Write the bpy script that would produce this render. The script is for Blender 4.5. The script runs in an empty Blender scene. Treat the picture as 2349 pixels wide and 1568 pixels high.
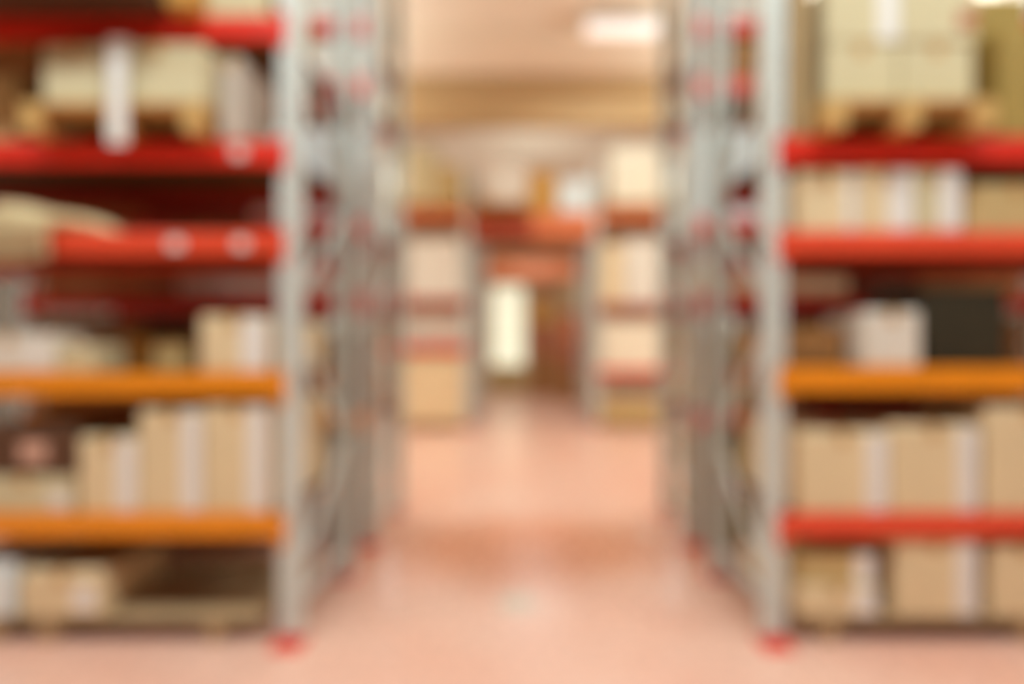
import bpy, bmesh, math, random
from mathutils import Vector, Matrix
random.seed(7)
scene = bpy.context.scene
COL = scene.collection

# ------------------------------------------------------------------ camera measures
F = 20.0 / 36.0 * 2349.0          # focal length in pixels of the 2349 px frame
VX, VY, EYE = 1220.0, 805.0, 1.6  # vanishing point of the aisle, eye height
def wx(p, Y): return (p - VX) / F * Y
def wz(p, Y): return EYE - (p - VY) / F * Y

# ------------------------------------------------------------------ materials
def srgb(r, g, b):
    def c(v):
        v /= 255.0
        return v / 12.92 if v <= 0.04045 else ((v + 0.055) / 1.055) ** 2.4
    return (c(r), c(g), c(b), 1.0)

def material(name, rgb, rough=0.6, metal=0.0, vary=0.08, scale=6.0, stretch=(1, 1, 1), bump=0.0, emit=None, strength=0.0):
    m = bpy.data.materials.new(name); m.use_nodes = True
    nt = m.node_tree; b = nt.nodes['Principled BSDF']
    b.inputs['Roughness'].default_value = rough
    b.inputs['Metallic'].default_value = metal
    tc = nt.nodes.new('ShaderNodeTexCoord'); mp = nt.nodes.new('ShaderNodeMapping')
    mp.inputs['Scale'].default_value = stretch
    nz = nt.nodes.new('ShaderNodeTexNoise'); nz.inputs['Scale'].default_value = scale; nz.inputs['Detail'].default_value = 4
    nt.links.new(tc.outputs['Object'], mp.inputs['Vector']); nt.links.new(mp.outputs['Vector'], nz.inputs['Vector'])
    rp = nt.nodes.new('ShaderNodeValToRGB')
    c = srgb(*rgb)
    rp.color_ramp.elements[0].position = 0.3; rp.color_ramp.elements[1].position = 0.7
    rp.color_ramp.elements[0].color = tuple(max(0, v * (1 - vary)) for v in c[:3]) + (1,)
    rp.color_ramp.elements[1].color = tuple(min(1, v * (1 + vary)) for v in c[:3]) + (1,)
    nt.links.new(nz.outputs['Fac'], rp.inputs['Fac']); nt.links.new(rp.outputs['Color'], b.inputs['Base Color'])
    if bump:
        bp = nt.nodes.new('ShaderNodeBump'); bp.inputs['Strength'].default_value = bump; bp.inputs['Distance'].default_value = 0.01
        nt.links.new(nz.outputs['Fac'], bp.inputs['Height']); nt.links.new(bp.outputs['Normal'], b.inputs['Normal'])
    if emit:
        b.inputs['Emission Color'].default_value = srgb(*emit); b.inputs['Emission Strength'].default_value = strength
    return m

M = {}
M['galv'] = material('galvanised_steel', (218, 224, 218), 0.5, 0.1, 0.06, 9)
M['red'] = material('red_paint', (228, 48, 30), 0.4, 0, 0.05, 4)
M['brownred'] = material('brownish_red_paint_and_shade', (168, 72, 44), 0.45, 0, 0.05, 4)  # paint of two far rack levels; on the bridge it paints in shade
M['drab'] = material('drab_cardboard', (176, 148, 104), 0.75, 0, 0.06, 3)
M['vermilion'] = material('vermilion_paint', (236, 78, 46), 0.4, 0, 0.05, 4)
M['orange'] = material('orange_paint', (242, 146, 22), 0.4, 0, 0.05, 4)
M['rust'] = material('orange_red_paint', (218, 122, 76), 0.45, 0, 0.05, 4)
M['chip'] = material('chipboard', (116, 78, 38), 0.75, 0, 0.18, 60)
M['wood'] = material('pallet_wood', (206, 164, 96), 0.7, 0, 0.2, 5, (1, 8, 8), 0.2)
M['oldwood'] = material('old_pallet_wood', (176, 146, 108), 0.75, 0, 0.2, 5, (1, 8, 8), 0.2)
M['tan'] = material('tan_cardboard', (230, 208, 166), 0.75, 0, 0.05, 3)
M['light'] = material('light_cardboard', (210, 197, 158), 0.75, 0, 0.05, 3)
M['brown'] = material('brown_cardboard', (160, 112, 62), 0.75, 0, 0.07, 3)
M['golden'] = material('golden_cardboard', (204, 154, 74), 0.75, 0, 0.06, 3)
M['olive'] = material('olive_cardboard', (164, 136, 66), 0.75, 0, 0.06, 3)
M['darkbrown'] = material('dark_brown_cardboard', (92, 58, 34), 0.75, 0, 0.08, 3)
M['reddish'] = material('reddish_brown_cardboard', (176, 104, 74), 0.75, 0, 0.08, 3)
M['blackish'] = material('blackish_plastic', (52, 46, 30), 0.5, 0, 0.1, 5)
M['white'] = material('white_carton', (226, 218, 204), 0.6, 0, 0.03, 3)
M['cream'] = material('cream_carton', (240, 230, 206), 0.6, 0, 0.03, 3)
M['grey'] = material('grey_carton', (198, 186, 172), 0.6, 0, 0.05, 3)
M['wrap'] = material('stretch_wrap', (226, 236, 236), 0.25, 0, 0.06, 5, (1, 1, 6), 0.3)
M['paper'] = material('white_paper', (236, 232, 226), 0.6, 0, 0.02, 3)
M['pinkpaper'] = material('pink_paper', (214, 168, 146), 0.6, 0, 0.03, 3)
M['clear_tape'] = material('packing_tape', (196, 152, 92), 0.3, 0, 0.03, 3)
M['sack'] = material('beige_sacking', (218, 196, 150), 0.85, 0, 0.08, 12, (1, 1, 1), 0.4)
M['khaki'] = material('khaki_cardboard', (198, 172, 118), 0.75, 0, 0.06, 3)
M['wall'] = material('cream_wall_paint', (226, 200, 166), 0.8, 0, 0.03, 1.5)
M['ceiling'] = material('ceiling_panels', (236, 219, 194), 0.85, 0, 0.02, 0.6)
M['sidewall'] = material('taupe_wall_paint', (112, 106, 98), 0.8, 0, 0.03, 1.5)
M['glulam'] = material('glulam_timber', (186, 152, 106), 0.7, 0, 0.14, 2.5, (0.4, 6, 6))
M['frame'] = material('white_enamel', (225, 225, 220), 0.4, 0, 0.02, 3)
M['lamp'] = material('lit_diffuser', (255, 255, 255), 0.5, 0, 0.0, 3, emit=(255, 246, 236), strength=0.36)
M['pane'] = material('daylit_frosted_pane', (240, 240, 215), 0.4, 0, 0.0, 3, emit=(250, 250, 220), strength=0.5)

def floor_material():
    m = bpy.data.materials.new('pink_coated_concrete'); m.use_nodes = True
    nt = m.node_tree; b = nt.nodes['Principled BSDF']
    tc = nt.nodes.new('ShaderNodeTexCoord')
    n1 = nt.nodes.new('ShaderNodeTexNoise'); n1.inputs['Scale'].default_value = 1.1; n1.inputs['Detail'].default_value = 5
    n2 = nt.nodes.new('ShaderNodeTexNoise'); n2.inputs['Scale'].default_value = 14; n2.inputs['Detail'].default_value = 6
    nt.links.new(tc.outputs['Object'], n1.inputs['Vector']); nt.links.new(tc.outputs['Object'], n2.inputs['Vector'])
    rp = nt.nodes.new('ShaderNodeValToRGB')
    rp.color_ramp.elements[0].position = 0.35; rp.color_ramp.elements[1].position = 0.68
    rp.color_ramp.elements[0].color = srgb(*FLOOR_A); rp.color_ramp.elements[1].color = srgb(*FLOOR_B)
    nt.links.new(n1.outputs['Fac'], rp.inputs['Fac'])
    # a soft grey spot at a fixed place in the middle of the aisle floor
    vm = nt.nodes.new('ShaderNodeVectorMath'); vm.operation = 'DISTANCE'; vm.inputs[1].default_value = (-0.09, 3.62, 0)
    mp = nt.nodes.new('ShaderNodeMapping'); nt.links.new(tc.outputs['Object'], vm.inputs[0])
    mr = nt.nodes.new('ShaderNodeMapRange'); mr.inputs['From Min'].default_value = 0.06; mr.inputs['From Max'].default_value = 0.17
    mr.inputs['To Min'].default_value = 0.85; mr.inputs['To Max'].default_value = 0.0
    nt.links.new(vm.outputs['Value'], mr.inputs['Value'])
    mx = nt.nodes.new('ShaderNodeMix'); mx.data_type = 'RGBA'
    # orange patch: shade and reflections between the racks painted in, ragged at its edge
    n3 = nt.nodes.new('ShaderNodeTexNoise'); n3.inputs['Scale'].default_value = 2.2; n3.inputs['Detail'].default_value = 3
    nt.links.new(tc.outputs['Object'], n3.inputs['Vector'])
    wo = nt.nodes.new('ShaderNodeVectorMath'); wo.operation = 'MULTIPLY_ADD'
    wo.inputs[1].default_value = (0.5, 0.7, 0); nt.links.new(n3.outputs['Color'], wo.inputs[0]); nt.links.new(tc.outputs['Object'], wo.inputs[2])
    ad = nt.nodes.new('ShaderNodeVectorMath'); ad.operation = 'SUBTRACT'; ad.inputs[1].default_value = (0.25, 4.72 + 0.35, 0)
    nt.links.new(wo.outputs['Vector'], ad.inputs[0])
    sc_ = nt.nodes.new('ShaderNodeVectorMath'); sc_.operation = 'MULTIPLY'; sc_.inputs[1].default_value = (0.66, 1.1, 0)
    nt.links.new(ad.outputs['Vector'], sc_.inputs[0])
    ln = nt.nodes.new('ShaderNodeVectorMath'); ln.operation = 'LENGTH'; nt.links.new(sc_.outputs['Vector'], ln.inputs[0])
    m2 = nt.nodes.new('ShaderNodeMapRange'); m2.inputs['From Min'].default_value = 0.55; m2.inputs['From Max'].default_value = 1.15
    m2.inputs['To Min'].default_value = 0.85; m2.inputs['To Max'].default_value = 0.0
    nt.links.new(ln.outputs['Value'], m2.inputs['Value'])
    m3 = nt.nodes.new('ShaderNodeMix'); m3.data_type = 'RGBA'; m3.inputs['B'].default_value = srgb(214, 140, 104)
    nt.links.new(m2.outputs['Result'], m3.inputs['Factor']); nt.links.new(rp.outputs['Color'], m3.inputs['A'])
    nt.links.new(mr.outputs['Result'], mx.inputs['Factor']); nt.links.new(m3.outputs['Result'], mx.inputs['A'])
    mx.inputs['B'].default_value = srgb(196, 190, 170)
    nt.links.new(mx.outputs['Result'], b.inputs['Base Color'])
    r2 = nt.nodes.new('ShaderNodeMapRange'); r2.inputs['To Min'].default_value = 0.26; r2.inputs['To Max'].default_value = 0.29
    nt.links.new(n2.outputs['Fac'], r2.inputs['Value']); nt.links.new(r2.outputs['Result'], b.inputs['Roughness'])
    return m
FLOOR_A, FLOOR_B = (231, 177, 155), (234, 190, 170)
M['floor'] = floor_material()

# ------------------------------------------------------------------ mesh helpers
class MB:
    def __init__(s): s.bm = bmesh.new()
    def box(s, x0, x1, y0, y1, z0, z1, bevel=0.0, rot=None):
        bm2 = bmesh.new()
        bmesh.ops.create_cube(bm2, size=1.0)
        for v in bm2.verts:
            v.co = Vector(((x0 + x1) / 2 + v.co.x * (x1 - x0), (y0 + y1) / 2 + v.co.y * (y1 - y0), (z0 + z1) / 2 + v.co.z * (z1 - z0)))
        if bevel:
            bmesh.ops.bevel(bm2, geom=bm2.edges[:], offset=bevel, segments=2, profile=0.5, affect='EDGES')
        s._merge(bm2, rot); return s
    def bar(s, a, b, w, d):
        """a rectangular bar from a to b"""
        a, b = Vector(a), Vector(b); v = b - a; L = v.length
        bm2 = bmesh.new(); bmesh.ops.create_cube(bm2, size=1.0)
        q = v.to_track_quat('Z', 'Y').to_matrix().to_4x4()
        mt = Matrix.Translation((a + b) / 2) @ q @ Matrix.Diagonal((w, d, L, 1))
        bmesh.ops.transform(bm2, matrix=mt, verts=bm2.verts[:]); s._merge(bm2); return s
    def cyl(s, a, b, r, n=12):
        a, b = Vector(a), Vector(b); v = b - a
        bm2 = bmesh.new(); bmesh.ops.create_cone(bm2, cap_ends=True, segments=n, radius1=r, radius2=r, depth=v.length)
        mt = Matrix.Translation((a + b) / 2) @ v.to_track_quat('Z', 'Y').to_matrix().to_4x4()
        bmesh.ops.transform(bm2, matrix=mt, verts=bm2.verts[:]); s._merge(bm2); return s
    def _merge(s, bm2, rot=None):
        if rot is not None: bmesh.ops.transform(bm2, matrix=rot, verts=bm2.verts[:])
        me = bpy.data.meshes.new('tmp'); bm2.to_mesh(me); bm2.free(); s.bm.from_mesh(me); bpy.data.meshes.remove(me)
    def mesh(s, name, mat):
        me = bpy.data.meshes.new(name); s.bm.to_mesh(me); s.bm.free(); me.materials.append(mat); return me
    def build(s, name, mat, parent=None, loc=(0, 0, 0)):
        return link(name, s.mesh(name, mat), parent, loc)

def link(name, me, parent=None, loc=(0, 0, 0), rz=0.0):
    o = bpy.data.objects.new(name, me); COL.objects.link(o); o.location = loc; o.rotation_euler = (0, 0, rz)
    if parent: o.parent = parent
    return o
def tag(o, label, cat, group=None):
    o['label'] = label; o['category'] = cat
    if group: o['group'] = group
    return o
def thing(name, label, cat, loc, group=None):
    o = bpy.data.objects.new(name, None); COL.objects.link(o); o.location = loc; o.empty_display_size = 0.1
    return tag(o, label, cat, group)
def structure(o): o['kind'] = 'structure'; return o

# ------------------------------------------------------------------ the room
RX, Y0, Y1, H = 9.0, -5.0, 25.0, 7.0
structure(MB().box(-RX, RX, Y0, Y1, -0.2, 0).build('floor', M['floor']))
cm = MB().box(-RX, RX, Y0, Y1, H, H + 0.2)
structure(cm.build('ceiling', M['ceiling']))
structure(MB().box(-RX - 0.2, -RX, Y0, Y1, 0, H).build('wall_left', M['sidewall']))
structure(MB().box(RX, RX + 0.2, Y0, Y1, 0, H).build('wall_right', M['sidewall']))
structure(MB().box(-RX, RX, Y0 - 0.2, Y0, 0, H).build('wall_front', M['sidewall']))
WX0, WX1 = wx(1124, 25.0), wx(1206, 25.0); WZ1 = wz(652, 25.0)
wb = MB()
wb.box(-RX, WX0, Y1, Y1 + 0.2, 0, H); wb.box(WX1, RX, Y1, Y1 + 0.2, 0, H); wb.box(WX0, WX1, Y1, Y1 + 0.2, WZ1, H)
structure(wb.build('wall_back', M['wall']))
door = MB().box(WX0, WX1, Y1 + 0.10, Y1 + 0.13, 0.0, WZ1).build('door_1', M['pane']); structure(door)
fr = MB()
fr.box(WX0, WX0 + 0.07, Y1 + 0.02, Y1 + 0.10, 0, WZ1); fr.box(WX1 - 0.07, WX1, Y1 + 0.02, Y1 + 0.10, 0, WZ1)
fr.box(WX0 + 0.07, WX1 - 0.07, Y1 + 0.02, Y1 + 0.10, WZ1 - 0.08, WZ1)
fr.box(WX0 + 0.07, WX1 - 0.07, Y1 + 0.02, Y1 + 0.10, 2.1, 2.15)
fr.build('door_frame', M['frame'], door)
# timber roof beams across the hall, and a flat rib on the ceiling boards
for i, (y, zb, d) in enumerate(((11.1, 6.02, 0.28), (19.5, 6.02, 0.28), (2.0, 6.02, 0.28))):
    structure(MB().box(-RX, RX, y, y + d, zb, H, 0.012).build('trim_%d' % (i + 1), M['glulam']))
structure(MB().box(-RX, RX, 9.55, 9.75, 6.9, H).build('trim_4', M['ceiling']))

# ------------------------------------------------------------------ lamps
def lamp(x, y, z, label, power, up):
    t = thing('ceiling_light', label, 'ceiling light', (x, y, z), 'strip lights under the ceiling')
    MB().box(-0.6, 0.6, -0.2, 0.2, 0.06, 0.12, 0.01).build('housing', M['frame'], t)
    MB().box(-0.58, 0.58, -0.18, 0.18, 0.0, 0.058, 0.012).build('diffuser', M['lamp'], t)
    for s in (-0.45, 0.45):
        MB().cyl((s, 0, 0.12), (s, 0, H - z), 0.008).build('hanger', M['galv'], t)
    for zz, rx, pw in ((-0.02, 0.0, power), (0.14, math.pi, power * up)):  # upward light added to brighten the ceiling, strongest over the cross aisle
        if pw <= 0: continue
        L = bpy.data.lights.new('lamp_light', 'AREA'); L.shape = 'RECTANGLE'; L.size = 1.16; L.size_y = 0.36
        L.energy = pw; L.color = LAMP_COL
        o = bpy.data.objects.new('lamp_light', L); COL.objects.link(o); o.location = (0, 0, zz); o.rotation_euler = (rx, 0, 0); o.parent = t
LAMP_COL = (0.87, 1.0, 1.01)
lamp(1.45, 9.15, 6.76, 'lit white strip light under the ceiling between the racks, right of the aisle middle', 60, 0)
for x, y, z, w, p, u in ((-5.4, 8.4, 5.0, 'above the cross aisle on the left', 95, 2.6), (5.4, 8.4, 5.0, 'above the cross aisle on the right', 95, 2.6),
                (-1.8, 0.9, 6.6, 'above the near cross aisle, left of the viewer', 100, 0.2), (1.8, 0.9, 6.6, 'above the near cross aisle, right of the viewer', 100, 0.2),
                (-5.2, 0.9, 6.6, 'above the near cross aisle, far to the left', 80, 0.2), (5.2, 0.9, 6.6, 'above the near cross aisle, far to the right', 80, 0.2),
                (0.0, -3.0, 6.6, 'behind the viewer over the aisle', 10, 0.3),
                (-5.0, 18.0, 5.2, 'above the far racks on the left', 85, 0.8), (0.0, 14.3, 4.6, 'added unseen behind the bridge shelf to brighten the far beam', 24, 0.8), (5.0, 18.0, 5.2, 'above the far racks on the right', 85, 0.8)):  # the lamp behind the bridge is added out of view for the portal beam
    lamp(x, y, z, 'lit white strip light ' + w, p, u)

# ------------------------------------------------------------------ pallet racks
PW_, PD_ = 0.112, 0.08     # post width and depth
_posts = {}
def post_mesh(h):
    if h in _posts: return _posts[h]
    bm = bmesh.new(); xs = [-0.056, -0.036, -0.018, 0.018, 0.036, 0.056]
    zs = [0.006]; z = 0.05
    while z + 0.05 < h:
        zs += [z, z + 0.036]; z += 0.075
    zs.append(h)
    V = {}
    def v(x, y, z):
        k = (round(x, 4), round(y, 4), round(z, 4))
        if k not in V: V[k] = bm.verts.new(k)
        return V[k]
    for j in range(len(zs) - 1):
        slot = j % 2 == 1
        for i in range(5):
            if slot and i in (1, 3): continue
            bm.faces.new((v(xs[i], 0, zs[j]), v(xs[i + 1], 0, zs[j]), v(xs[i + 1], 0, zs[j + 1]), v(xs[i], 0, zs[j + 1])))
        for x, sg in ((-0.056, -1), (0.056, 1)):
            q = (v(x, 0, zs[j]), v(x, 0, zs[j + 1]), v(x, PD_ - 0.004, zs[j + 1]), v(x, PD_ - 0.004, zs[j]))
            bm.faces.new(q if sg < 0 else q[::-1])
            x2 = x - sg * 0.022
            q = (v(x, PD_ - 0.004, zs[j]), v(x, PD_ - 0.004, zs[j + 1]), v(x2, PD_ - 0.004, zs[j + 1]), v(x2, PD_ - 0.004, zs[j]))
            bm.faces.new(q if sg < 0 else q[::-1])
    bmesh.ops.recalc_face_normals(bm, faces=bm.faces[:])
    bmesh.ops.solidify(bm, geom=bm.faces[:], thickness=0.003)
    me = bpy.data.meshes.new('post'); bm.to_mesh(me); bm.free(); me.materials.append(M['galv'])
    _posts[h] = me; return me

def pallet_rack(label, side, yf, depth, h, levels, bay=2.7, inner=1.27, feet='red', deck=True):
    """side -1 left / +1 right of the aisle; yf front face; levels (z centre, paint, beam height, deck)"""
    t = thing('pallet_rack', label, 'rack', (side * inner, yf, 0), 'pallet racks')
    S = side
    xp = (S * PW_ / 2, S * (PW_ + bay + PW_ / 2))
    for x in xp:
        for yy, rz in ((0.0, 0.0), (depth, math.pi)):
            p = link('post', post_mesh(h), t, (x, yy, 0), rz)
            sg = -1 if rz == 0 else 1
            # the plate lies under the post and sticks out in front of it
            MB().box(-0.085, 0.085, -0.075, 0.10, 0.0, 0.006).build('foot_plate', M[feet], p)
            MB().box(-0.066, 0.066, -0.012, -0.004, 0.006, 0.05).build('foot_guard', M[feet], p)
        zz = [0.2]
        while zz[-1] + 0.8 < h - 0.1: zz.append(zz[-1] + 0.8)
        for i, z in enumerate(zz):
            a, b = PD_ + 0.0, depth - PD_
            if i in (0, len(zz) - 1):
                MB().bar((x, a - 0.03, z), (x, b + 0.03, z), 0.03, 0.045).build('brace', M['galv'], t)
            if i + 1 < len(zz):
                q = ((x, a - 0.03, z + 0.05), (x, b + 0.03, zz[i + 1] - 0.05))
                if i % 2: q = ((x, b + 0.03, z + 0.05), (x, a - 0.03, zz[i + 1] - 0.05))
                MB().bar(q[0], q[1], 0.028, 0.042).build('brace', M['galv'], t)
    xa, xb = sorted((S * PW_, S * (PW_ + bay)))
    for (z, paint, bh, dk) in levels:
        for front in (True, False):
            y0 = 0.004 if front else depth - 0.054
            m = MB().box(xa + 0.004, xb - 0.004, y0, y0 + 0.05, z - bh / 2, z + bh / 2, 0.006)
            bm_ = m.build('beam', M[paint], t)
            for xe, e in ((xa, -1), (xb, 1)):
                c = MB()
                yc = -0.008 if front else depth + 0.003
                c.box(min(xe, xe + e * 0.042), max(xe, xe + e * 0.042), yc, yc + 0.005, z - 0.11, z + 0.08)
                ya, yb2 = (yc + 0.005, 0.06) if front else (depth - 0.06, yc)
                c.box(min(xe, xe - e * 0.004), max(xe, xe - e * 0.004), ya, yb2, z - 0.11, z + 0.08)
                c.build('beam_connector', M[paint], bm_)
        if dk:
            d = MB(); n = 9; w = (xb - xa - 0.02) / n
            for k in range(n):
                d.box(xa + 0.01 + k * w, xa + 0.01 + (k + 1) * w - 0.006, 0.058, depth - 0.058, z + bh / 2 - 0.024, z + bh / 2 - 0.001)
            d.build('shelf_deck', M['chip'], t)
            for yy in (0.3, depth - 0.3):
                pass
    return t
YA, DA = 3.10, 0.96
YB, DB = 4.62, 1.02
YC, YD, DC = 11.6, 13.1, 0.95
LL = [0.645, 1.42, 2.19, 2.685, 3.365]
RL = [0.645, 1.445, 2.19, 2.70]
BH = 0.125
BL = [1.05, 2.0, 2.61, 3.76, 4.24]
rL = pallet_rack('nearest steel rack left of the aisle with two orange and three red beam levels', -1, YA, DA, 5.4,
    [(LL[0], 'orange', BH, True), (LL[1], 'orange', BH, True), (LL[2], 'vermilion', BH, True), (LL[3], 'red', 0.13, True), (LL[4], 'red', BH, True)])
rR = pallet_rack('nearest steel rack right of the aisle with one orange beam level between red ones', 1, YA, DA, 5.4,
    [(RL[0], 'vermilion', BH, True), (RL[1], 'orange', 0.135, True), (RL[2], 'vermilion', BH, True), (RL[3], 'red', 0.14, True)])
pallet_rack('second steel rack left of the aisle, standing back to back with the nearest one', -1, YB, DB, 5.4,
    [(BL[0], 'orange', 0.12, True)] + [(z, 'red', 0.12, True) for z in BL[1:]])
pallet_rack('second steel rack right of the aisle, standing back to back with the nearest one', 1, YB, DB, 5.4,
    [(z, 'red', 0.12, True) for z in BL])
pallet_rack('steel rack on the left beyond the cross aisle, facing the viewer', -1, YC, DC, 5.4,
    [(1.64, 'red', 0.13, True), (2.58, 'brownred', 0.2, True), (4.40, 'rust', 0.2, True)])
pallet_rack('steel rack on the right beyond the cross aisle, facing the viewer', 1, YC, DC, 5.4,
    [(1.16, 'red', 0.14, True), (2.49, 'brownred', 0.16, True), (4.40, 'rust', 0.2, True)])
pallet_rack('fourth steel rack on the left, behind the one beyond the cross aisle', -1, YD, DC, 5.4, [(1.6, 'red', 0.13, True), (2.9, 'red', 0.13, True)])
pallet_rack('fourth steel rack on the right, behind the one beyond the cross aisle', 1, YD, DC, 5.4, [(1.6, 'red', 0.13, True), (2.9, 'red', 0.13, True)])

# ------------------------------------------------------------------ goods
def carton(label, x0, x1, zb, zt, yf, d, mat, band=None, bw=0.105, stamp=None, tape=True, group=None, name='cardboard_box', cat='cardboard box', bandmat='paper', tilt=0.0):
    """x0..x1 world, zb..zt, front face at yf"""
    cx, w, h = (x0 + x1) / 2, x1 - x0, zt - zb
    t = thing(name, label, cat, (cx, yf + d / 2, zb + 0.001), group)
    t.rotation_euler = (0, 0, tilt)
    MB().box(-w / 2, w / 2, -d / 2, d / 2, 0, h, min(0.012, h * 0.08, w * 0.08)).build('body', M[mat], t)
    e = 0.0015
    if tape:
        tp = MB(); tw = min(0.03, w * 0.2); drop = min(0.07, h * 0.3)
        tp.box(-tw, tw, -d / 2 - e, d / 2 + e, h - 0.001, h + e)
        tp.box(-tw, tw, -d / 2 - e, -d / 2 + 0.001, h - drop, h); tp.box(-tw, tw, d / 2 - 0.001, d / 2 + e, h - drop, h)
        tp.build('tape', M['clear_tape'], t)
    if band:
        bwid = min(bw, w * 0.45)
        b0 = w / 2 - bwid - 0.004 if band == 'right' else (-w / 2 + 0.004 if band == 'left' else -bwid / 2)
        MB().box(b0, b0 + bwid, -d / 2 - 0.003, -d / 2 + 0.001, 0.012, h - 0.012).build('white_band', M[bandmat], t)
    if stamp:
        sx, sz, sw, sh, sm = stamp
        MB().box(sx - sw / 2, sx + sw / 2, -d / 2 - 0.003, -d / 2 + 0.001, sz - sh / 2, sz + sh / 2).build('paper_label', M[sm], t)
    return t
def pc(label, p0, p1, ptop, zb, mat, yf=3.13, d=0.55, **k):
    """carton from its edges in the photograph at distance yf, standing on height zb"""
    return carton(label, wx(p0, yf), wx(p1, yf), zb, wz(ptop, yf), yf, d, mat, **k)

def pallet(label, x0, x1, yf, d, zb, h, runners, mat='wood', rw=0.09, group='wooden pallets under the goods', wing=True):
    cx, w = (x0 + x1) / 2, x1 - x0
    t = thing('pallet', label, 'pallet', (cx, yf + d / 2, zb + 0.001), group)
    td = MB(); n = 7; bw = d / n; th = 0.024
    for k in range(n):
        td.box(-w / 2, w / 2, -d / 2 + k * bw, -d / 2 + (k + 1) * bw - 0.014, h - th, h, 0.003)
    td.build('top_deck', M[mat], t)
    for r in runners:
        x = r - cx
        s = MB()
        s.box(x - rw / 2, x + rw / 2, -d / 2 + 0.002, -d / 2 + 0.10, 0.022, h - th)
        s.box(x - rw / 2, x + rw / 2, -0.06, 0.06, 0.022, h - th)
        s.box(x - rw / 2, x + rw / 2, d / 2 - 0.10, d / 2 - 0.002, 0.022, h - th)
        s.box(x - rw / 2, x + rw / 2, -d / 2, d / 2, 0.0, 0.022, 0.003)
        s.build('runner', M[mat], t)
    return t

# ---- left nearest rack: floor
ZP = 0.135
PYF = 3.12
pallet('wide wooden pallet on the floor in the near left rack, half empty beside the aisle', wx(42, PYF), wx(598, PYF), PYF, 0.9, 0, ZP, [wx(105, PYF), wx(490, PYF)], 'oldwood')
pallet('wooden pallet on the floor at the left edge of the picture', wx(-470, PYF), wx(34, PYF), PYF, 0.9, 0, ZP, [wx(-430, PYF), wx(-20, PYF)], 'oldwood')
zf = ZP + 0.002
pc('tan box with a white label low on its right, alone on the left floor pallet', 46, 232, 1312, zf, 'tan', stamp=(0.13, 0.10, 0.12, 0.13, 'paper'))
pc('whitish box at the left picture edge on the floor pallet', -150, 28, 1292, zf, 'wrap', name='wrapped_box', cat='box', tape=False, stamp=(0.1, 0.12, 0.12, 0.1, 'paper'))
# lower orange shelf
z1 = LL[0] + BH / 2 + 0.001
pc('low beige box with a grey label at the left end of the lower orange shelf', -60, 166, 1092, z1, 'light', stamp=(0.20, 0.07, 0.10, 0.09, 'paper'))
zz = wz(1092, 3.13) + 0.003
pc('dark brown box with a pink label on top of the low beige box', -60, 172, 975, zz, 'darkbrown', stamp=(0.05, 0.13, 0.15, 0.11, 'pinkpaper'), tape=False)
pc('tan box with a white edge band, third from the aisle on the lower orange shelf', 180, 314, 1003, z1, 'tan', band='right')
pc('tan box with a white edge band, second from the aisle on the lower orange shelf', 317, 463, 940, z1, 'tan', band='right')
pc('tan box with a white edge band beside the post on the lower orange shelf', 466, 614, 930, z1, 'tan', band='right', d=0.86)
# upper orange shelf
z2 = LL[1] + BH / 2 + 0.001
pc('whitish box at the left end of the upper orange shelf', -90, 126, 765, z2, 'white', stamp=(0.16, 0.08, 0.08, 0.1, 'paper'))
pc('small yellowish box beside the whitish one on the upper orange shelf', 131, 214, 792, z2, 'light', d=0.26)
pc('golden brown box pushed back on the upper orange shelf', 236, 338, 776, z2, 'golden', yf=3.42, d=0.5)
pc('low tan box between the golden box and the tall one on the upper orange shelf', 350, 425, 790, z2, 'khaki', yf=3.35, d=0.4)
pc('tall tan box with a white edge band beside the post on the upper orange shelf', 458, 614, 724, z2, 'tan', band='right', bw=0.14, d=0.86)
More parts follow.
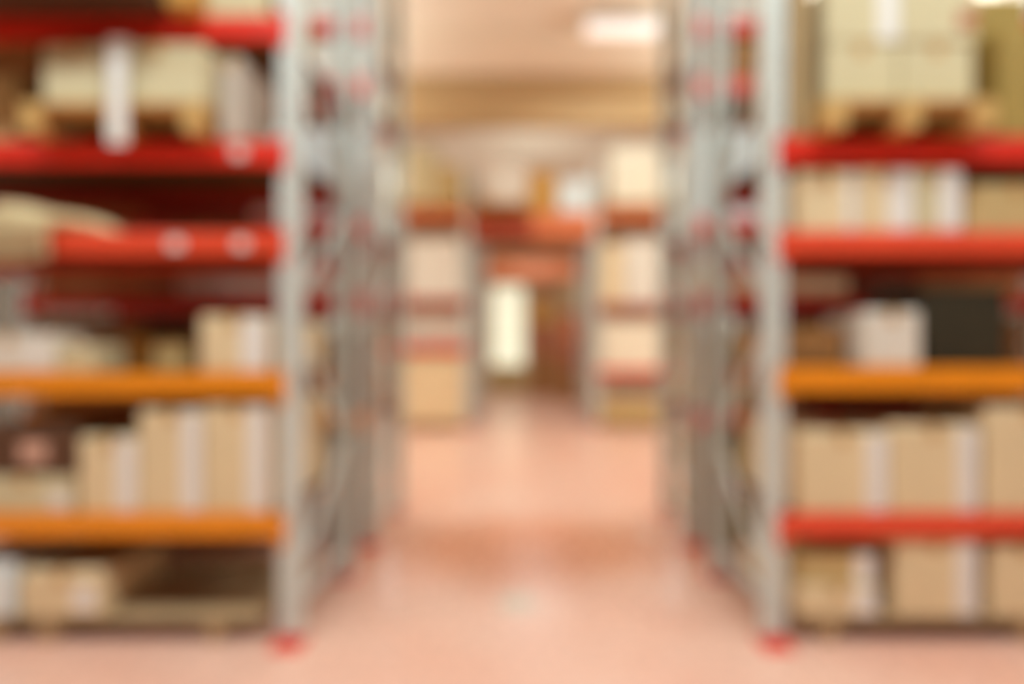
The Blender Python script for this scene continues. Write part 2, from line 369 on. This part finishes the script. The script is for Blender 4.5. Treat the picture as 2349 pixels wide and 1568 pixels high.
# lower red shelf of the left rack: sack with a hanging flap, flat boards
z3 = LL[2] + BH / 2 + 0.001
def sack():
    yf = 3.05
    x0, x1 = wx(-90, yf), wx(236, yf)
    t = thing('sack', 'pale beige sack slumped over the front of the lower red shelf at the left edge', 'sack', ((x0 + x1) / 2, yf + 0.3, z3))
    bm = bmesh.new(); n, m_ = 24, 16
    W = x1 - x0
    rows = []
    for i in range(n + 1):
        u = i / n; ring = []
        hh = (0.20 - 0.15 * u ** 1.3) * (min(1, 8 * u + 0.25)) * min(1.0, (1 - u) * 6 + 0.1)
        for j in range(m_):
            a = 2 * math.pi * j / m_
            cy, cz = math.cos(a), math.sin(a)
            r = 0.24 + 0.012 * math.sin(9 * u + 3 * a)
            y = math.copysign(abs(cy) ** 0.6, cy) * r * (0.9 + 0.1 * math.sin(3 * u))
            z = hh / 2 + math.copysign(abs(cz) ** 0.7, cz) * hh / 2 + (0.006 * math.sin(14 * u + 2 * a) if cz > 0 else 0)
            ring.append(bm.verts.new((-W / 2 + W * u, y, max(0.001, z))))
        rows.append(ring)
    for i in range(n):
        for j in range(m_):
            bm.faces.new((rows[i][j], rows[i + 1][j], rows[i + 1][(j + 1) % m_], rows[i][(j + 1) % m_]))
    bm.faces.new(rows[0][::-1]); bm.faces.new(rows[-1])
    bmesh.ops.recalc_face_normals(bm, faces=bm.faces[:])
    me = bpy.data.meshes.new('body'); bm.to_mesh(me); bm.free(); me.materials.append(M['sack'])
    for p in me.polygons: p.use_smooth = True
    link('body', me, t)
    # the open mouth of the sack hangs down in front of the beam
    bm = bmesh.new(); g = []
    fx0, fx1 = wx(-60, yf) - (x0 + x1) / 2, wx(114, yf) - (x0 + x1) / 2
    for i in range(13):
        u = i / 12; row = []
        for j in range(9):
            v = j / 8
            z = 0.055 - 0.215 * v - 0.012 * math.sin(5 * u) * v
            y = -0.245 - 0.035 * math.sin(math.pi * min(1, v * 1.2) / 1.2) - 0.03 + 0.012 * math.sin(11 * u) * v
            row.append(bm.verts.new((fx0 + (fx1 - fx0) * u, y, z)))
        g.append(row)
    for i in range(12):
        for j in range(8): bm.faces.new((g[i][j], g[i + 1][j], g[i + 1][j + 1], g[i][j + 1]))
    bmesh.ops.solidify(bm, geom=bm.faces[:], thickness=0.006)
    bmesh.ops.recalc_face_normals(bm, faces=bm.faces[:])
    me = bpy.data.meshes.new('hanging_mouth'); bm.to_mesh(me); bm.free(); me.materials.append(M['sack'])
    for p in me.polygons: p.use_smooth = True
    link('hanging_mouth', me, t)
sack()
def beam_label(rack_obj, p, z, w, h, yf=3.1):
    MB().box(wx(p, yf) - rack_obj.location.x - w / 2, wx(p, yf) - rack_obj.location.x + w / 2, -0.0005, 0.005, z - h / 2, z + h / 2).build('shelf_label', M['paper'], rack_obj)
beam_label(rL, 402, LL[2] - 0.005, 0.08, 0.055); beam_label(rL, 553, LL[2] - 0.005, 0.07, 0.055)
beam_label(rL, 548, LL[3], 0.07, 0.06)
pc('flat brown box lying at the back of the lower red shelf', 384, 560, 515, z3, 'brown', yf=3.55, d=0.4)
# upper red shelf of the left rack
z4 = LL[3] + 0.066
PF = 2.97
pallet('golden wooden pallet on the upper red shelf under the pale boxes', wx(44, PF), wx(466, PF), PF, 0.9, z4, 0.15, [wx(68, PF), wx(262, PF), wx(438, PF)], 'wood', rw=0.10)
zq = z4 + 0.152
pc('pale box, left one on the golden pallet', 97, 241, 102, zq, 'light', yf=2.995)
b = pc('pale box with a long white strap down its front on the golden pallet', 247, 470, 100, zq, 'light', yf=2.995)
bx = b.location.x
sw0, sw1 = wx(247, 2.96) - bx, wx(290, 2.96) - bx
hz = wz(100, 2.995) - zq
st = MB(); st.box(sw0, sw1, -0.275 - 0.035, -0.275 - 0.030, -0.225, hz + 0.004); st.box(sw0, sw1, -0.31, 0.1, hz + 0.002, hz + 0.006)
st.build('white_strap', M['paper'], b)
pc('narrow grey box standing beside the golden pallet near the post', 503, 552, 128, z4, 'grey', yf=3.10, d=0.4)
pc('tan box under a brown one at the left end of the upper red shelf', -120, 38, 168, z4, 'khaki', yf=3.16)
pc('brown box on top of the tan one on the upper red shelf', -120, 86, 92, wz(168, 3.16) + 0.003, 'brown', yf=3.2, d=0.5)
# top shelf of the left rack
z5 = LL[4] + BH / 2 + 0.001
carton('dark brown box overhanging the topmost beam of the left rack', -3.7, wx(290, 2.78), z5, z5 + 0.6, 2.78, 1.1, 'darkbrown')
carton('golden box between a dark brown and a pale one on the topmost shelf', wx(375, 3.0), wx(440, 3.0), z5, z5 + 0.5, 3.0, 0.7, 'golden')
carton('pale tan box beside the post on the topmost shelf', wx(474, 3.12), wx(614, 3.12), z5, z5 + 0.5, 3.12, 0.6, 'light')

# ---- right nearest rack: floor
pallet('wide wooden pallet on the floor in the near right rack under three boxes', wx(1828, PYF), wx(2430, PYF), PYF, 0.9, 0, ZP, [wx(1906, PYF), wx(2364, PYF)], 'oldwood')
pc('pale box with a white edge band, lower one of two stacked beside the right post', 1832, 2012, 1345, zf, 'tan', band='right', bw=0.12, d=0.82)
pc('darker tan box, upper one of two stacked beside the right post on the floor pallet', 1832, 2006, 1264, wz(1345, 3.13) + 0.004, 'khaki', band='right', bw=0.1, d=0.5, yf=3.15)
pc('tall tan box with a white edge band in the middle of the right floor pallet', 2058, 2242, 1236, zf, 'tan', band='right', bw=0.11)
pc('tall tan box at the right picture edge on the floor pallet', 2276, 2426, 1250, zf, 'tan', band='right', bw=0.11)
# low red shelf, right
y1 = RL[0] + BH / 2 + 0.001
pc('tan box with a white edge band beside the post on the low red shelf', 1832, 2036, 990, y1, 'tan', band='right', bw=0.11, d=0.84)
pc('tan box with a white edge band, second from the post on the low red shelf', 2042, 2244, 976, y1, 'tan', band='right', bw=0.11)
pc('taller tan box at the right picture edge on the low red shelf', 2262, 2470, 934, y1, 'tan', band='right', bw=0.11)
# orange shelf, right
y2 = RL[1] + 0.0675 + 0.001
pc('brown box pushed back beside the post on the right orange shelf', 1772, 1938, 750, y2, 'brown', yf=3.3, d=0.5)
pc('whitish box in the middle of the right orange shelf', 1986, 2112, 712, y2, 'white', yf=3.13, d=0.45)
pc('blackish plastic crate on the right orange shelf', 2122, 2310, 660, y2, 'blackish', yf=3.2, d=0.6, tape=False, name='crate', cat='crate')
# middle red shelf, right
y3 = RL[2] + BH / 2 + 0.001
pc('tan box beside the post on the middle red shelf of the right rack', 1832, 1964, 392, y3, 'tan', band='right', bw=0.05)
pc('tan box with a wide whitish band, second from the post on the middle red shelf', 1968, 2094, 388, y3, 'tan', band='right', bw=0.13)
pc('narrow tan box with a whitish band, third from the post on the middle red shelf', 2098, 2206, 388, y3, 'light', band='right', bw=0.12)
pc('low olive grey box at the right picture edge on the middle red shelf', 2216, 2440, 420, y3, 'khaki', yf=3.16)
# high red shelf, right
y4 = RL[3] + 0.07 + 0.001
pallet('golden wooden pallet on the high red shelf under four pale boxes', wx(1894, PF), wx(2286, PF), PF, 0.9, y4, 0.15, [wx(1920, PF), wx(2090, PF), wx(2262, PF)], 'wood', rw=0.12)
yq = y4 + 0.152
pc('pale box at the lower left of four on the high red shelf pallet', 1894, 2062, 100, yq, 'light', yf=3.10)
pc('pale box at the lower right of four on the high red shelf pallet', 2066, 2234, 100, yq, 'light', yf=3.10)
yq2 = wz(100, 3.10) + 0.004
pc('pale box with a white band, upper left of four on the high red shelf pallet', 1894, 2062, -60, yq2, 'light', yf=3.10, band='right', bw=0.11)
pc('pale box with a brownish red label, upper right of the high shelf pallet load', 2066, 2240, -60, yq2, 'light', yf=3.09, stamp=(0.155, 0.12, 0.10, 0.09, 'reddish'))
pc('tall narrow brown box between the post and the pale boxes on the high red shelf', 1816, 1857, -60, y4, 'drab', yf=3.12, d=0.5)
pc('tall olive box further back beside the golden pallet on the high red shelf', 2126, 2360, -10, y4, 'olive', yf=3.66, d=0.38)
pc('olive box at the right picture edge on the high red shelf', 2298, 2480, 60, y4, 'olive', yf=3.12, d=0.5)

# ---- second racks, seen in the gaps beside the nearest racks
def side_goods(S, txt, items):
    for (lab, a, b_, zb, zt, yf, d, mat, k) in items:
        x0, x1 = sorted((S * a, S * b_))
        carton(lab + ' in the second ' + txt + ' rack', x0, x1, zb, zt, yf, d, mat, **k)
dz = 0.061
side_goods(-1, 'left', [
    ('pallet load wrapped in pale film', 1.40, 2.3, BL[2] + dz, 3.42, 4.66, 0.9, 'wrap', dict(tape=False, name='wrapped_load', cat='wrapped load')),
    ('flat pale box on the high shelf', 1.40, 2.2, BL[3] + dz, 4.15, 4.66, 0.8, 'white', {}),
    ('pale box on the topmost shelf', 1.40, 2.2, BL[4] + dz, 4.85, 4.66, 0.8, 'white', {}),
    ('flat pinkish box on the shelf below the wrapped load', 1.70, 2.9, BL[1] + dz, 2.20, 4.66, 0.7, 'grey', {}),
    ('brown box on the orange shelf', 1.42, 2.2, BL[0] + dz, 1.75, 4.80, 0.7, 'brown', {}),
    ('grey box on the floor', 1.42, 2.2, 0.0, 0.90, 4.70, 0.8, 'grey', {}),
])
side_goods(1, 'right', [
    ('pallet load wrapped in pale film', 1.40, 2.3, BL[2] + dz, 3.42, 4.66, 0.9, 'wrap', dict(tape=False, name='wrapped_load', cat='wrapped load')),
    ('brown box on the high shelf', 1.40, 2.2, BL[3] + dz, 4.15, 4.66, 0.8, 'brown', {}),
    ('pale box on the topmost shelf', 1.40, 2.2, BL[4] + dz, 4.85, 4.66, 0.8, 'white', {}),
    ('flat tan box on the shelf below the wrapped load', 1.42, 2.6, BL[1] + dz, 2.30, 4.66, 0.7, 'tan', {}),
    ('tan box on the lowest shelf', 1.42, 2.2, BL[0] + dz, 1.75, 4.70, 0.8, 'khaki', {}),
    ('olive brown box on the floor', 1.42, 2.2, 0.0, 0.90, 4.70, 0.8, 'olive', {}),
])

def back_row(S, txt, rows):
    for (zb, zt, what) in rows:
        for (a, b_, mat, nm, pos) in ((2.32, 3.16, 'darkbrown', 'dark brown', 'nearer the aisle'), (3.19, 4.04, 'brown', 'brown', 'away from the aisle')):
            if S < 0 and 2.0 < zb < 2.2 and a < 3: continue
            if S > 0 and 2.0 < zb < 2.2 and a < 3: a = 2.64
            x0, x1 = sorted((S * a, S * b_))
            carton('%s box %s of the second %s rack, %s' % (nm, what, txt, pos), x0, x1, zb, zt, 4.68, 0.85, mat)
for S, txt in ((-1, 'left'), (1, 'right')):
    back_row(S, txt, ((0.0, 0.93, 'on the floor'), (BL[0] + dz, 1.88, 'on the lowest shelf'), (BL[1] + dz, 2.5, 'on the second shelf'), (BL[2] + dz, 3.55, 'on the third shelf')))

# ---- racks beyond the cross aisle
def far(lab, p0, p1, ptop, zb, mat, yf=YC + 0.05, d=0.8, **k): return pc(lab, p0, p1, ptop, zb, mat, yf=yf, d=d, **k)
tL, tR = ' in left rack past the cross aisle', ' in right rack past the cross aisle'
PFc = YC + 0.03
pallet('pallet on the floor' + tL, wx(925, PFc), wx(1062, PFc), PFc, 0.9, 0, 0.14, [wx(931, PFc), wx(993, PFc), wx(1056, PFc)])
far('large tan box on the floor pallet' + tL, 928, 1060, 822, 0.143, 'tan')
zc = 1.64 + 0.066
far('pinkish box on the lowest shelf' + tL, 930, 1058, 722, zc, 'grey', stamp=(0.2, 0.2, 0.2, 0.15, 'pinkpaper'))
zc = 2.58 + 0.101
far('white box on the middle shelf' + tL, 934, 1056, 548, zc, 'white')
zc = 4.40 + 0.101
pallet('pallet on the top shelf' + tL, wx(926, PFc), wx(1060, PFc), PFc, 0.9, zc, 0.14, [wx(932, PFc), wx(993, PFc), wx(1054, PFc)], 'golden')
far('pale box on the top shelf pallet' + tL, 928, 1000, 335, zc + 0.143, 'light')
far('khaki box nearest the aisle on the top pallet' + tL, 1003, 1058, 380, zc + 0.143, 'khaki')
pallet('pallet on the floor' + tR, wx(1380, PFc), wx(1515, PFc), PFc, 0.9, 0, 0.14, [wx(1386, PFc), wx(1448, PFc), wx(1509, PFc)])
far('low khaki box on the floor pallet' + tR, 1382, 1512, 918, 0.143, 'khaki')
zc = 1.16 + 0.071
far('cream box on the lowest shelf' + tR, 1384, 1512, 738, zc, 'cream')
zc = 2.49 + 0.081
far('tan box nearest the aisle on the middle shelf' + tR, 1382, 1428, 560, zc, 'tan')
far('tall white box on the middle shelf' + tR, 1431, 1512, 548, zc, 'white')
zc = 4.40 + 0.101
pallet('pallet on the top shelf' + tR, wx(1380, PFc), wx(1515, PFc), PFc, 0.9, zc, 0.14, [wx(1386, PFc), wx(1448, PFc), wx(1509, PFc)], 'golden')
far('big bright cream box on the top shelf pallet' + tR, 1400, 1512, 330, zc + 0.143, 'cream')

# bridge of beams over the aisle, with goods
def bridge(label, yf, z, bh, paint, depth, boards, x=1.262):
    t = thing('bridge_shelf', label, 'shelf', (0, yf, z))
    for y0 in (0.004, depth - 0.054):
        for s, pt in ((-1, 'brownred'), (1, paint)):     # left half darker: shade under the overhanging pallet put into its colour
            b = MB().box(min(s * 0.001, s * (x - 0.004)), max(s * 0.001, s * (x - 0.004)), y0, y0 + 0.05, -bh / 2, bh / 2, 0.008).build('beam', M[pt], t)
            MB().box(min(s * x, s * (x - 0.004)), max(s * x, s * (x - 0.004)), y0, y0 + 0.05, -bh / 2 - 0.04, bh / 2 + 0.03).build('beam_connector', M[paint], b)
    if boards:
        d = MB(); n = 8; w = (2 * x - 0.02) / n
        for k in range(n): d.box(-x + 0.01 + k * w, -x + 0.01 + (k + 1) * w - 0.008, 0.058, depth - 0.058, bh / 2 - 0.03, bh / 2 - 0.001)
        d.build('shelf_deck', M['chip'], t)
    return t
ZB, BB = 4.18, 0.5
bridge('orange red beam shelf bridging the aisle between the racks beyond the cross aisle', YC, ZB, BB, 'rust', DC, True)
zt = ZB + BB / 2 + 0.001
Yb = YC + 0.02
pallet('golden pallet overhanging the left half of the bridge shelf', wx(1084, YC - 0.3), wx(1205, YC - 0.3), YC - 0.3, 1.0, zt, 0.14, [wx(1090, YC - 0.3), wx(1144, YC - 0.3), wx(1198, YC - 0.3)], 'golden')
far('pale pinkish box on the left half of the bridge shelf', 1116, 1206, 372, zt + 0.143, 'white', yf=YC - 0.25)
far('golden brown box in the middle of the bridge shelf', 1214, 1274, 392, zt, 'golden', yf=Yb)
far('grey white box at the right end of the bridge shelf', 1282, 1352, 412, zt, 'wrap', yf=Yb, tape=False, name='wrapped_box', cat='box')
# second bridge further back, on its own posts
t = thing('portal_frame', 'orange red beam on grey posts spanning the aisle far behind the bridge shelf', 'frame', (0, 15.6, 0))
for s in (-1, 1):
    link('post', post_mesh(5.4), t, (s * 1.326, 0, 0))
    MB().box(s * 1.326 - 0.09, s * 1.326 + 0.09, -0.05, 0.12, 0, 0.006).build('foot_plate', M['red'], t)
MB().box(-1.268, 1.268, 0.004, 0.09, 3.6, 4.1, 0.01).build('beam', M['rust'], t)

# ---- far end of the aisle
def heap(lab, p0, p1, ptop, zb, yf, d, mat, **k): return pc(lab, p0, p1, ptop, zb, mat, yf=yf, d=d, **k)
heap('long khaki crate on the floor before the bright door', 1112, 1206, 838, 0, 22.5, 0.8, 'khaki', name='crate', cat='crate', tape=False)
a = heap('large tan brown box on the floor right of the bright door', 1216, 1276, 812, 0, 20.0, 0.9, 'brown')
heap('reddish brown box on top of the large tan brown one', 1218, 1274, 744, wz(812, 20.0) + 0.004, 20.0, 0.9, 'reddish')
heap('orange tan box on top of the reddish brown one', 1216, 1268, 690, wz(744, 20.0) + 0.008, 20.0, 0.9, 'golden')
Yh = 17.6
heap('dark brown box at the bottom of the stack at the aisle end on the right', 1284, 1342, 840, 0, Yh, 0.9, 'brown')
heap('brown box second from below in the stack at the aisle end on the right', 1284, 1340, 776, wz(840, Yh) + 0.004, Yh, 0.9, 'reddish')
heap('red crate in the stack at the aisle end on the right', 1292, 1334, 722, wz(776, Yh) + 0.008, Yh, 0.8, 'rust', name='crate', cat='crate', tape=False)
heap('pale beige box on top of the stack at the aisle end on the right', 1294, 1342, 640, wz(722, Yh) + 0.012, Yh, 0.8, 'light')

# ------------------------------------------------------------------ world, camera, colour
w = bpy.data.worlds.new('World'); scene.world = w; w.use_nodes = True
w.node_tree.nodes['Background'].inputs['Color'].default_value = (0.9, 0.95, 1, 1); w.node_tree.nodes['Background'].inputs['Strength'].default_value = 0.0
cam = bpy.data.cameras.new('camera'); cam.lens = 20.0; cam.sensor_width = 36.0
cam.shift_x = -(VX - 1174.5) / 2349.0; cam.shift_y = (VY - 784.0) / 2349.0
cam.clip_start = 0.05; cam.clip_end = 100
cam.dof.use_dof = True; cam.dof.focus_distance = 0.30
cam.dof.aperture_fstop = 1.18
co = bpy.data.objects.new('camera', cam); COL.objects.link(co)
co.location = (0, 0, EYE); co.rotation_euler = (math.pi / 2, 0, 0); scene.camera = co
scene.view_settings.view_transform = 'Standard'; scene.view_settings.look = 'None'
scene.view_settings.gamma = 1.0; scene.view_settings.use_curve_mapping = False
scene.view_settings.exposure = 0.7
scene.cycles.use_denoising = True; scene.cycles.adaptive_threshold = 0.02
scene.cycles.max_bounces = 6; scene.cycles.diffuse_bounces = 5; scene.cycles.glossy_bounces = 3
scene.cycles.caustics_reflective = False; scene.cycles.caustics_refractive = False
scene.cycles.sample_clamp_indirect = 6.0
